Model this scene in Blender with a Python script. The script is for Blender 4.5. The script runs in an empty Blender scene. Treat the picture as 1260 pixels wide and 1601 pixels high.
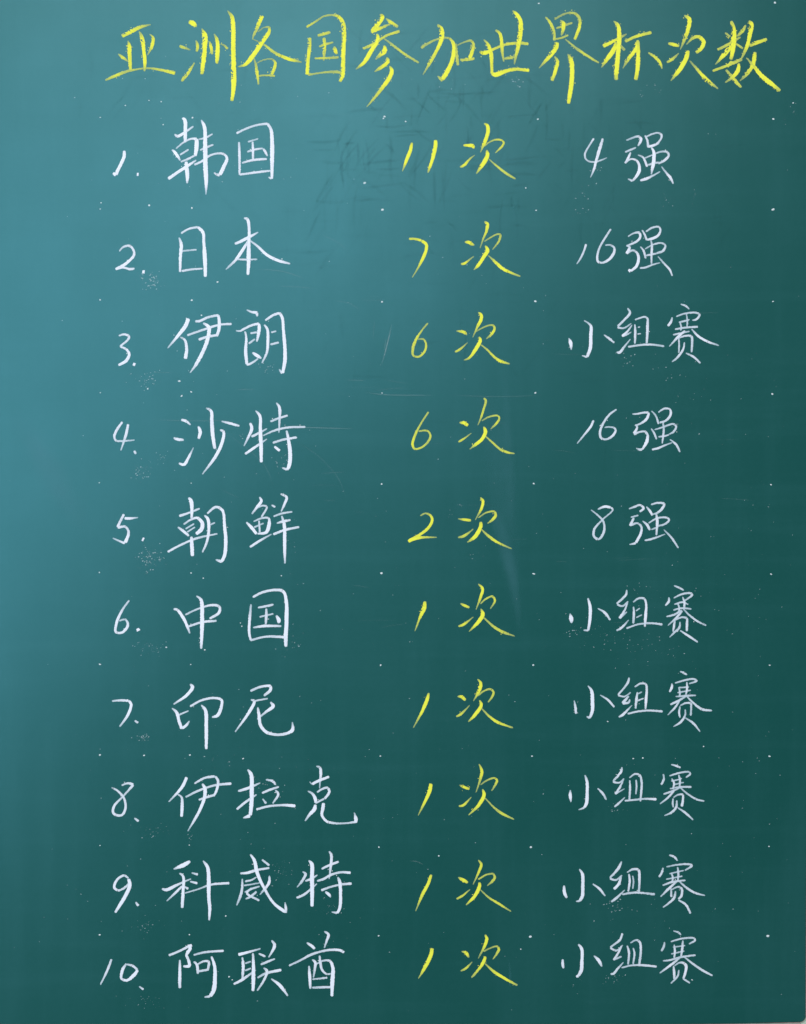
import bpy, math, random
from mathutils import Vector, noise

scene = bpy.context.scene
S = 0.0008                      # metres per photo pixel
ZC = 1.45                       # height of the picture's centre above the floor
def X(px): return (px - 630.0) * S
def Z(py): return (800.5 - py) * S + ZC

# ---------------- camera ----------------
DIST = 1.9
cam_data = bpy.data.cameras.new("camera")
cam = bpy.data.objects.new("camera", cam_data)
scene.collection.objects.link(cam)
scene.camera = cam
cam.location = (0, -DIST, ZC)
cam.rotation_euler = (math.radians(90), 0, 0)
cam_data.sensor_fit = 'HORIZONTAL'
cam_data.sensor_width = 36
cam_data.lens = 36 * DIST / (1260 * S)
cam_data.clip_end = 100

# ---------------- room light ----------------
world = bpy.data.worlds.new("World")
scene.world = world
world.use_nodes = True
bg = world.node_tree.nodes["Background"]
bg.inputs[0].default_value = (0.81, 0.95, 1.0, 1)
bg.inputs[1].default_value = 0.38

def area_light(name, loc, target, sx, sy, power, color):
    l = bpy.data.lights.new(name, 'AREA')
    l.shape = 'RECTANGLE'; l.size = sx; l.size_y = sy
    l.energy = power; l.color = color
    o = bpy.data.objects.new(name, l)
    scene.collection.objects.link(o)
    o.location = loc
    o.rotation_euler = (Vector(target) - Vector(loc)).to_track_quat('-Z', 'Y').to_euler()
    return o
# left window light behind the photographer: unseen lamps fitted to the board's sheen
COOL, WARM = (0.74, 0.88, 1.0), (1.0, 0.81, 0.76)
area_light("left_sheen_lamp", (-1.32, -3.0, 2.12), (0, 0, 1.6), 0.8, 1.7, 23.5, COOL)
area_light("left_sheen_lamp", (-2.15, -3.0, 0.98), (0, 0, 1.6), 0.8, 0.9, 30, COOL)
area_light("left_sheen_lamp", (-0.28, -3.0, 2.42), (0, 0, 1.6), 0.9, 0.9, 14, COOL)
# unseen warm lamps high behind the photographer, fitted to the board's upper sheen
area_light("top_sheen_lamp", (-1.35, -3.0, 3.3), (0, 0, 1.6), 0.8, 0.8, 9, WARM)
area_light("top_sheen_lamp", (-0.05, -3.0, 3.3), (0, 0, 1.6), 1.6, 0.8, 27, WARM)
scene.view_settings.view_transform = 'Standard'
scene.view_settings.look = 'None'
scene.view_settings.exposure = 0
scene.view_settings.gamma = 1
scene.cycles.transparent_max_bounces = 48

random.seed(11)

# ---------------- node helpers ----------------
def new_mat(name):
    m = bpy.data.materials.new(name); m.use_nodes = True
    nt = m.node_tree; nt.nodes.clear()
    return m, nt
def nd(nt, kind, **kw):
    n = nt.nodes.new(kind)
    for k, v in kw.items():
        if k.startswith('i_'):
            n.inputs[k[2:].replace('_', ' ')].default_value = v
        else: setattr(n, k, v)
    return n
def math_n(nt, op, a, b=None, c=None, clamp=False):
    n = nt.nodes.new('ShaderNodeMath'); n.operation = op; n.use_clamp = clamp
    for i, v in enumerate((a, b, c)):
        if v is None: continue
        if isinstance(v, (int, float)): n.inputs[i].default_value = v
        else: nt.links.new(v, n.inputs[i])
    return n.outputs[0]
def maprange(nt, v, a, b, c, d, smooth=True):
    n = nt.nodes.new('ShaderNodeMapRange')
    n.interpolation_type = 'SMOOTHSTEP' if smooth else 'LINEAR'
    nt.links.new(v, n.inputs[0])
    for i, q in enumerate((a, b, c, d)): n.inputs[i+1].default_value = q
    return n.outputs[0]
def mapping(nt, vec, loc=(0,0,0), rot=(0,0,0), scl=(1,1,1)):
    n = nt.nodes.new('ShaderNodeMapping')
    nt.links.new(vec, n.inputs[0])
    n.inputs[1].default_value = loc; n.inputs[2].default_value = rot; n.inputs[3].default_value = scl
    return n.outputs[0]
def noise_n(nt, vec, scale, detail=3, rough=0.5, dist=0.0):
    n = nt.nodes.new('ShaderNodeTexNoise')
    nt.links.new(vec, n.inputs['Vector'])
    n.inputs['Scale'].default_value = scale; n.inputs['Detail'].default_value = detail
    n.inputs['Roughness'].default_value = rough; n.inputs['Distortion'].default_value = dist
    return n.outputs[0]
def mixc(nt, f, a, b):
    n = nt.nodes.new('ShaderNodeMix'); n.data_type = 'RGBA'
    if isinstance(f, (int, float)): n.inputs[0].default_value = f
    else: nt.links.new(f, n.inputs[0])
    for i, v in ((6, a), (7, b)):
        if isinstance(v, tuple): n.inputs[i].default_value = (*v, 1)
        else: nt.links.new(v, n.inputs[i])
    return n.outputs[2]

# ---------------- board surface ----------------
def board_material():
    m, nt = new_mat("chalkboard_paint")
    tc = nt.nodes.new('ShaderNodeTexCoord'); P = tc.outputs['Object']
    out = nt.nodes.new('ShaderNodeOutputMaterial')
    bs = nt.nodes.new('ShaderNodeBsdfPrincipled')
    nt.links.new(bs.outputs[0], out.inputs[0])
    # rubbed-in chalk film: broad clouds, wiped streaks, fine mottling
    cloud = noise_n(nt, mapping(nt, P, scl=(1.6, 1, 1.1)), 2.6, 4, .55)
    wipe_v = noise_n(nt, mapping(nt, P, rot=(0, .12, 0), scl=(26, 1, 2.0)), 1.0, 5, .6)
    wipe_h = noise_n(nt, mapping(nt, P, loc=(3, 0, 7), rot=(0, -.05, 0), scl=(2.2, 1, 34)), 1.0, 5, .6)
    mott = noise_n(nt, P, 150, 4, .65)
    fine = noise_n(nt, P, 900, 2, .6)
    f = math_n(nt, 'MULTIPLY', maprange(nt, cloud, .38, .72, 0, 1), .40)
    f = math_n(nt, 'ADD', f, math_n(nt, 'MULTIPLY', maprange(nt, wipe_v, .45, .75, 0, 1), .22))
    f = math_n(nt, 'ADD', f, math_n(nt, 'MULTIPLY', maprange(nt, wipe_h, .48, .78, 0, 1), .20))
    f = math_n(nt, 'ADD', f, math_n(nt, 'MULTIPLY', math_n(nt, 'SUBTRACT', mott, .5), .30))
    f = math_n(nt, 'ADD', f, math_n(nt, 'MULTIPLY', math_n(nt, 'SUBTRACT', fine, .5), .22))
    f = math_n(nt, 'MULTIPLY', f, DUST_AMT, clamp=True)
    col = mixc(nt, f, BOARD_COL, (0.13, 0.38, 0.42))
    nt.links.new(col, bs.inputs['Base Color'])
    r = maprange(nt, cloud, .3, .7, .37, .33, False)
    r = math_n(nt, 'ADD', r, math_n(nt, 'MULTIPLY', math_n(nt, 'SUBTRACT', wipe_h, .5), .06))
    nt.links.new(r, bs.inputs['Roughness'])
    bs.inputs['IOR'].default_value = BOARD_IOR
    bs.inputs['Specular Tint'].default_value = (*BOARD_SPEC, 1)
    b = nt.nodes.new('ShaderNodeBump'); b.inputs['Strength'].default_value = .16
    b.inputs['Distance'].default_value = .0004
    nt.links.new(math_n(nt, 'ADD', fine, mott), b.inputs['Height'])
    nt.links.new(b.outputs[0], bs.inputs['Normal'])
    return m
BOARD_COL = (0.0008, 0.060, 0.043)
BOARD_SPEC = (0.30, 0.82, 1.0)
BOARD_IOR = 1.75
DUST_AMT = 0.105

def chalk_material(name, col, thin_col):
    m, nt = new_mat(name)
    out = nt.nodes.new('ShaderNodeOutputMaterial')
    P = nt.nodes.new('ShaderNodeTexCoord').outputs['Object']
    av = nd(nt, 'ShaderNodeAttribute', attribute_name='across').outputs['Fac']
    al = nd(nt, 'ShaderNodeAttribute', attribute_name='along').outputs['Fac']
    op = nd(nt, 'ShaderNodeAttribute', attribute_name='press').outputs['Fac']
    # streaks that follow the stroke
    cx = nt.nodes.new('ShaderNodeCombineXYZ')
    nt.links.new(math_n(nt, 'MULTIPLY', av, 2.6), cx.inputs[0])
    nt.links.new(math_n(nt, 'MULTIPLY', al, .10), cx.inputs[1])
    streak = noise_n(nt, cx.outputs[0], 1.0, 3, .55)
    grain = noise_n(nt, P, 620, 3, .65)
    edge = math_n(nt, 'ABSOLUTE', av)
    cov = maprange(nt, edge, .62, 1.02, 1.0, 0.0)
    # the flank where the stick skipped: broken into grains, patchy along the stroke
    fr = nd(nt, 'ShaderNodeAttribute', attribute_name='fray').outputs['Fac']
    teeth = noise_n(nt, P, 430, 2, .7)
    cov_f = math_n(nt, 'SUBTRACT', maprange(nt, av, -.25, .95, 1.1, -.05, False), math_n(nt, 'MULTIPLY', math_n(nt, 'SUBTRACT', teeth, .52), -3.2), clamp=True)
    cov_f = math_n(nt, 'MULTIPLY', cov_f, maprange(nt, edge, .85, 1.0, 1, 0))
    mxf = nt.nodes.new('ShaderNodeMix'); nt.links.new(math_n(nt, 'MULTIPLY', fr, 1.0, clamp=True), mxf.inputs[0])
    nt.links.new(cov, mxf.inputs[2]); nt.links.new(cov_f, mxf.inputs[3]); cov = mxf.outputs[0]
    a = math_n(nt, 'ADD', math_n(nt, 'MULTIPLY', cov, 1.25), math_n(nt, 'MULTIPLY', math_n(nt, 'SUBTRACT', grain, .5), 1.7))
    a = maprange(nt, a, .22, .50, 0, 1)
    # pressure: lighter pulls leave the tooth of the board showing
    press = math_n(nt, 'ADD', op, math_n(nt, 'MULTIPLY', math_n(nt, 'SUBTRACT', streak, .5), .55))
    press = math_n(nt, 'ADD', press, math_n(nt, 'MULTIPLY', math_n(nt, 'SUBTRACT', grain, .5), .4))
    press = maprange(nt, press, .22, .98, .52, 1.0, False)
    alpha = math_n(nt, 'MULTIPLY', a, press, clamp=True)
    c = mixc(nt, maprange(nt, press, .55, .95, 0, 1), thin_col, col)
    df = nt.nodes.new('ShaderNodeBsdfDiffuse'); nt.links.new(c, df.inputs[0]); df.inputs[1].default_value = .6
    tr = nt.nodes.new('ShaderNodeBsdfTransparent')
    mx = nt.nodes.new('ShaderNodeMixShader')
    nt.links.new(alpha, mx.inputs[0]); nt.links.new(tr.outputs[0], mx.inputs[1]); nt.links.new(df.outputs[0], mx.inputs[2])
    nt.links.new(mx.outputs[0], out.inputs[0])
    return m
def film_material(name, col, amount, sc=260):
    m, nt = new_mat(name)
    out = nt.nodes.new('ShaderNodeOutputMaterial')
    P = nt.nodes.new('ShaderNodeTexCoord').outputs['Object']
    av = nd(nt, 'ShaderNodeAttribute', attribute_name='across').outputs['Fac']
    op = nd(nt, 'ShaderNodeAttribute', attribute_name='press').outputs['Fac']
    g = noise_n(nt, P, sc, 3, .6)
    a = maprange(nt, math_n(nt, 'ABSOLUTE', av), .1, 1.0, 1.0, 0.0)
    a = math_n(nt, 'MULTIPLY', math_n(nt, 'MULTIPLY', a, op), math_n(nt, 'MULTIPLY', maprange(nt, g, .3, .7, .55, 1), amount), clamp=True)
    df = nt.nodes.new('ShaderNodeBsdfDiffuse'); df.inputs[0].default_value = (*col, 1)
    tr = nt.nodes.new('ShaderNodeBsdfTransparent')
    mx = nt.nodes.new('ShaderNodeMixShader')
    nt.links.new(a, mx.inputs[0]); nt.links.new(tr.outputs[0], mx.inputs[1]); nt.links.new(df.outputs[0], mx.inputs[2])
    nt.links.new(mx.outputs[0], out.inputs[0])
    return m
def plain_material(name, col, rough, nscale=60, namt=.15, metallic=0.0):
    m, nt = new_mat(name)
    out = nt.nodes.new('ShaderNodeOutputMaterial'); bs = nt.nodes.new('ShaderNodeBsdfPrincipled')
    P = nt.nodes.new('ShaderNodeTexCoord').outputs['Object']
    g = noise_n(nt, P, nscale, 4, .6)
    c = mixc(nt, maprange(nt, g, .3, .7, 0, 1), tuple(v * (1 - namt) for v in col), tuple(min(1, v * (1 + namt)) for v in col))
    nt.links.new(c, bs.inputs['Base Color']); bs.inputs['Roughness'].default_value = rough
    bs.inputs['Metallic'].default_value = metallic
    nt.links.new(bs.outputs[0], out.inputs[0])
    return m

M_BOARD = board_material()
M_WHITE = chalk_material("white_chalk", (0.90, 0.91, 0.98), (0.70, 0.84, 0.92))
M_YELLOW = chalk_material("yellow_chalk", (0.94, 0.93, 0.10), (0.60, 0.70, 0.27))
M_CRUMB_W = plain_material("white_chalk_crumb", (0.80, 0.86, 0.90), .9, 500)
M_CRUMB_Y = plain_material("yellow_chalk_crumb", (0.86, 0.85, 0.12), .9, 500)
M_DUST = film_material("fine_chalk_dust", (0.66, 0.78, 0.82), .72, 900)
M_GHOST = film_material("wiped_out_stroke", (0.004, 0.036, 0.040), .12, 50)
M_SMEAR_SHEEN = film_material("chalk_film_and_sheen", (0.16, 0.42, 0.50), .10, 30)
M_SCRATCH = film_material("thin_scratch", (0.60, 0.72, 0.74), .28, 500)
M_RAIL = plain_material("pale_aluminium", (0.66, 0.58, 0.53), .5, 80, .10, 0)
M_CAP = plain_material("pale_plastic_cap", (0.62, 0.68, 0.56), .5, 80, .08)
M_SEAM = plain_material("dark_rubber_seam", (0.035, 0.04, 0.035), .7, 200, .3)
M_WALL = plain_material("painted_wall", (0.62, 0.61, 0.57), .85, 30, .04)

# ---------------- mesh helpers ----------------
def link(name, me, parent=None, mat=None, label=None):
    o = bpy.data.objects.new(name, me)
    scene.collection.objects.link(o)
    if parent is not None: o.parent = parent
    if mat is not None: me.materials.append(mat)
    if label: o['label'] = label
    return o
def mesh(name, vs, fs, attrs=None, smooth=False):
    me = bpy.data.meshes.new(name)
    me.from_pydata(vs, [], fs)
    if attrs:
        for k, vals in attrs.items():
            a = me.attributes.new(k, 'FLOAT', 'POINT'); a.data.foreach_set('value', vals)
    if smooth: me.polygons.foreach_set('use_smooth', [True] * len(me.polygons))
    me.update()
    return me
def empty(name, loc, parent=None):
    o = bpy.data.objects.new(name, None); o.empty_display_size = .05
    scene.collection.objects.link(o); o.location = loc
    if parent is not None: o.parent = parent
    return o

board = empty("chalkboard", (0, 0, 0))
board['label'] = "green chalkboard with a yellow title and ten handwritten chalk rows"
board['category'] = "chalkboard"

# board outline: right edge, lower edge and rounded corner where the photo shows them
LX, RX, TY = -420.0, 1258.6, -90.0
def bottom_y(px): return 1600.9 - max(0.0, px - 1000) ** 2 * 0.000055
def right_x(py): return RX + max(0.0, 1590 - py) * 0.0055
def outline(inset=0.0):
    R = 8.0 + inset
    rx, by = RX + inset, bottom_y(RX) + inset
    pts = [(LX, TY), (right_x(TY) + inset, TY)]
    for k in range(9):
        a = math.pi / 2 * k / 8
        pts.append((rx - R + R * math.cos(a), by - R + R * math.sin(a)))
    pts += [(q, bottom_y(q) + inset) for q in (1200, 1150, 1100, 1050, 1000)] + [(LX, bottom_y(LX) + inset)]
    return pts
def plate(name, pts, y0, y1, mat, parent):
    n = len(pts)
    vs = [(X(p[0]), y0, Z(p[1])) for p in pts] + [(X(p[0]), y1, Z(p[1])) for p in pts]
    fs = [tuple(range(n - 1, -1, -1)), tuple(range(n, 2 * n))]
    fs += [(i, (i + 1) % n, n + (i + 1) % n, n + i) for i in range(n)]
    return link(name, mesh(name, vs, fs), parent, mat)
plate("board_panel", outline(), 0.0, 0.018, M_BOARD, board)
# dark seam round the panel, then the pale trim, as closed strips following the outline
def strip(name, i0, i1, y0, y1, mat, first, last):
    a, b = outline(i0)[first:last], outline(i1)[first:last]
    n = len(a); vs = []
    for y in (y0, y1):
        vs += [(X(p[0]), y, Z(p[1])) for p in a] + [(X(p[0]), y, Z(p[1])) for p in b]
    fs = []
    for i in range(n - 1):
        fs += [(i, i + 1, n + i + 1, n + i), (2*n + i, 3*n + i, 3*n + i + 1, 2*n + i + 1),
               (i, 2*n + i, 2*n + i + 1, i + 1), (n + i, n + i + 1, 3*n + i + 1, 3*n + i)]
    fs += [(0, n, 3*n, 2*n), (n - 1, 3*n - 1, 4*n - 1, 2*n - 1)]
    return link(name, mesh(name, vs, fs), board, mat)
strip("edge_seam", 0.15, 1.0, 0.001, 0.016, M_SEAM, 1, 17)
strip("corner_cap", 1.1, 40, -0.004, 0.02, M_CAP, 2, 11)
def band(name, A, B):
    """trim running between two matching edges, closed all round"""
    n = len(A)
    vs = [(X(p[0]), y, Z(p[1])) for y in (-0.004, 0.022) for p in A + B]
    fs = []
    for i in range(n - 1):
        fs += [(i, i + 1, n + i + 1, n + i), (2*n + i, 3*n + i, 3*n + i + 1, 2*n + i + 1),
               (i, 2*n + i, 2*n + i + 1, i + 1), (n + i, n + i + 1, 3*n + i + 1, 3*n + i)]
    fs += [(0, n, 3*n, 2*n), (n - 1, 3*n - 1, 4*n - 1, 2*n - 1)]
    return link(name, mesh(name, vs, fs), board, M_RAIL)
qs = [RX - 8.6, 1200, 1150, 1100, 1050, 1000, LX - 40]
band("frame_rail", [(q, bottom_y(q) + 1.1) for q in qs], [(q, bottom_y(q) + 40) for q in qs])
ys = [bottom_y(RX) - 8.6, 1000, 500, TY - 40]
band("frame_rail", [(right_x(q) + 1.1, q) for q in ys], [(right_x(q) + 40, q) for q in ys])
band("frame_rail", [(LX - 40, TY - .3), (right_x(TY) + .8, TY - .3)], [(LX - 40, TY - 40), (right_x(TY) + .8, TY - 40)])
band("frame_rail", [(LX - .3, TY), (LX - .3, bottom_y(0) + .8)], [(LX - 40, TY), (LX - 40, bottom_y(0) + .8)])

wall = link("wall", mesh("wall", [(-3, .03, 0), (3, .03, 0), (3, .03, 3.2), (-3, .03, 3.2),
                                  (-3, .15, 0), (3, .15, 0), (3, .15, 3.2), (-3, .15, 3.2)],
            [(0, 1, 2, 3), (5, 4, 7, 6), (3, 2, 6, 7), (4, 5, 1, 0), (1, 5, 6, 2), (4, 0, 3, 7)]), None, M_WALL)
wall['kind'] = 'structure'

# ---------------- strokes ----------------
def catmull(pts, step):
    """pts: (x, y, w) in photo pixels -> evenly spaced samples"""
    if len(pts) == 1: pts = [pts[0], (pts[0][0] + .5, pts[0][1], pts[0][2])]
    P = [tuple(2*a - b for a, b in zip(pts[0], pts[1]))] + list(pts) + [tuple(2*a - b for a, b in zip(pts[-1], pts[-2]))]
    out = []
    for i in range(1, len(P) - 2):
        p0, p1, p2, p3 = P[i-1], P[i], P[i+1], P[i+2]
        d = math.hypot(p2[0]-p1[0], p2[1]-p1[1])
        def knot(a, b): return max(1e-3, math.hypot(b[0]-a[0], b[1]-a[1]) ** .5)
        t1 = knot(p0, p1); t2 = t1 + knot(p1, p2); t3 = t2 + knot(p2, p3)
        n = max(1, int(round(d / step)))
        for k in range(n):
            t = t1 + (t2 - t1) * k / n
            q = []
            for c in range(3):
                A1 = (t1-t)/t1*p0[c] + t/t1*p1[c]
                A2 = (t2-t)/(t2-t1)*p1[c] + (t-t1)/(t2-t1)*p2[c]
                A3 = (t3-t)/(t3-t2)*p2[c] + (t-t2)/(t3-t2)*p3[c]
                B1 = (t2-t)/t2*A1 + t/t2*A2
                B2 = (t3-t)/(t3-t1)*A2 + (t-t1)/(t3-t1)*A3
                q.append((t2-t)/(t2-t1)*B1 + (t-t1)/(t2-t1)*B2)
            out.append(tuple(q))
    out.append(tuple(pts[-1]))
    return out

NA = 6      # quads across a stroke
def ribbon(V, F, AC, AL, PR, pts, y0, height, wfull, seed, step=1.2, jit=.35, press_floor=.10, caps=True, FR=None, fray=0.0):
    sm = catmull(pts, step)
    L = [0.0]
    for a, b in zip(sm, sm[1:]): L.append(L[-1] + math.hypot(b[0]-a[0], b[1]-a[1]))
    tot = L[-1]; dot = caps and tot < 1.6 * max(q[2] for q in sm)
    if dot: sm = [(x, y, w * 1.3 + .5) for x, y, w in sm]
    base = len(V); n = len(sm); flips = []
    for i, (x, y, w) in enumerate(sm):
        a, b = sm[max(0, i-1)], sm[min(n-1, i+1)]
        dx, dy = b[0]-a[0], b[1]-a[1]; l = math.hypot(dx, dy) or 1
        nx, ny = -dy/l, dx/l
        w = max(w, .8)
        # v > 0 is kept as the upper-left flank of every stroke
        if nx * -.9 + ny * -.42 < 0: nx, ny = -nx, -ny; flip = True
        else: flip = False
        fa = 0.0
        if fray > 0:
            fa = fray * min(1, max(0, .25 + 2.2 * noise.noise(Vector((seed * 1.7, L[i] * .035, 41))))) * min(1, max(0, (w - 2.0) / 2.0))
        if caps:
            for dist, wend in () if dot else ((L[i], sm[0][2]), (tot - L[i], sm[-1][2])):
                r = max(.8, wend * .42)
                if dist < r: w *= .45 + .55 * math.sqrt(max(0, 1 - (1 - dist/r) ** 2))
        rough = .6 + 1.3 * max(0, noise.noise(Vector((seed * 3.1, L[i] * .03, 5))))
        jl = noise.noise(Vector((seed, L[i] * .45, 0))) * jit * rough
        jr = noise.noise(Vector((seed, L[i] * .45, 9))) * jit * rough
        pr = press_floor + (1 - press_floor) * min(1, w / wfull)
        if dot: pr = 1.0
        pr += .18 * noise.noise(Vector((seed, L[i] * .05, 20)))
        for k in range(NA + 1):
            v = -1 + 2*k/NA
            off = v * (w/2 + .32) + (jr if v > 0 else jl) * abs(v)
            if v > 0: off += fa * 2.0 * v
            h = height * (1 - v*v) * min(1, w/4)
            V.append((X(x + nx*off), y0 - h, Z(y + ny*off)))
            AC.append(v); AL.append(L[i] + seed * 37); PR.append(pr)
            if FR is not None: FR.append(fa)
        flips.append(flip)
    q = NA + 1
    for i in range(n - 1):
        if flips[i] != flips[i+1]:      # the flank changes side at a turn: join mirrored
            for k in range(NA):
                a, b = base + i*q + k, base + (i+1)*q + NA - k
                F.append((a, a+1, b-1, b))
            continue
        for k in range(NA):
            a = base + i*q + k
            F.append((a, a+1, a+1+q, a+q))
    return sm

crumbs = {'w': [], 'y': []}     # (px, py, radius px)
ORD = {}
def build_glyph(ch, color, strokes, line, seed, width_gain):
    V, F, AC, AL, PR, FR = [], [], [], [], [], []
    title = line.name.startswith("title")
    for i, st in enumerate(strokes):
        wfull = 6.0 if title else (4.6 if color == 'y' else 4.4)
        sm = ribbon(V, F, AC, AL, PR, [(x, y, w * width_gain * (1 if color == "y" else 1.05)) for x, y, w in st], -0.00008 - 0.00002 * i, 0.00030, wfull,
                    seed + i * 1.37, jit=.9 if title else .55, FR=FR, fray=1.0 if title else (.75 if color == 'y' else .45))
        # crumbs shaken off along one flank of the heavy pulls
        rate = .34 if title else (.10 if color == 'y' else .035)
        for j in range(1, len(sm) - 1):
            if sm[j][2] < 2.6: continue
            lo = noise.noise(Vector((seed + i, j * .06, 3)))
            if random.random() < rate * max(0, .35 + 1.6 * lo):
                dx, dy = sm[j+1][0]-sm[j-1][0], sm[j+1][1]-sm[j-1][1]; l = math.hypot(dx, dy) or 1
                o = sm[j][2]/2 + random.uniform(.2, 1.3) + random.expovariate(1.2) * .8
                nx, ny = -dy/l, dx/l
                if nx * -.9 + ny * -.42 < 0: nx, ny = -nx, -ny
                if random.random() < .15: nx, ny = -nx, -ny
                crumbs[color].append((sm[j][0] + nx*o, sm[j][1] + ny*o, random.uniform(.35, .85)))
    numeral = ch[0] in '0123456789'
    nm = 'chalk_numeral' if numeral else 'chalk_character'
    cname = 'yellow' if color == 'y' else 'white'
    lab = f"{cname} chalk {'numeral' if numeral else 'character'} {ch}"
    me = mesh(nm, V, F, {'across': AC, 'along': AL, 'press': PR, 'fray': FR}, True)
    return link(nm, me, line, M_YELLOW if color == 'y' else M_WHITE, lab)

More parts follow.
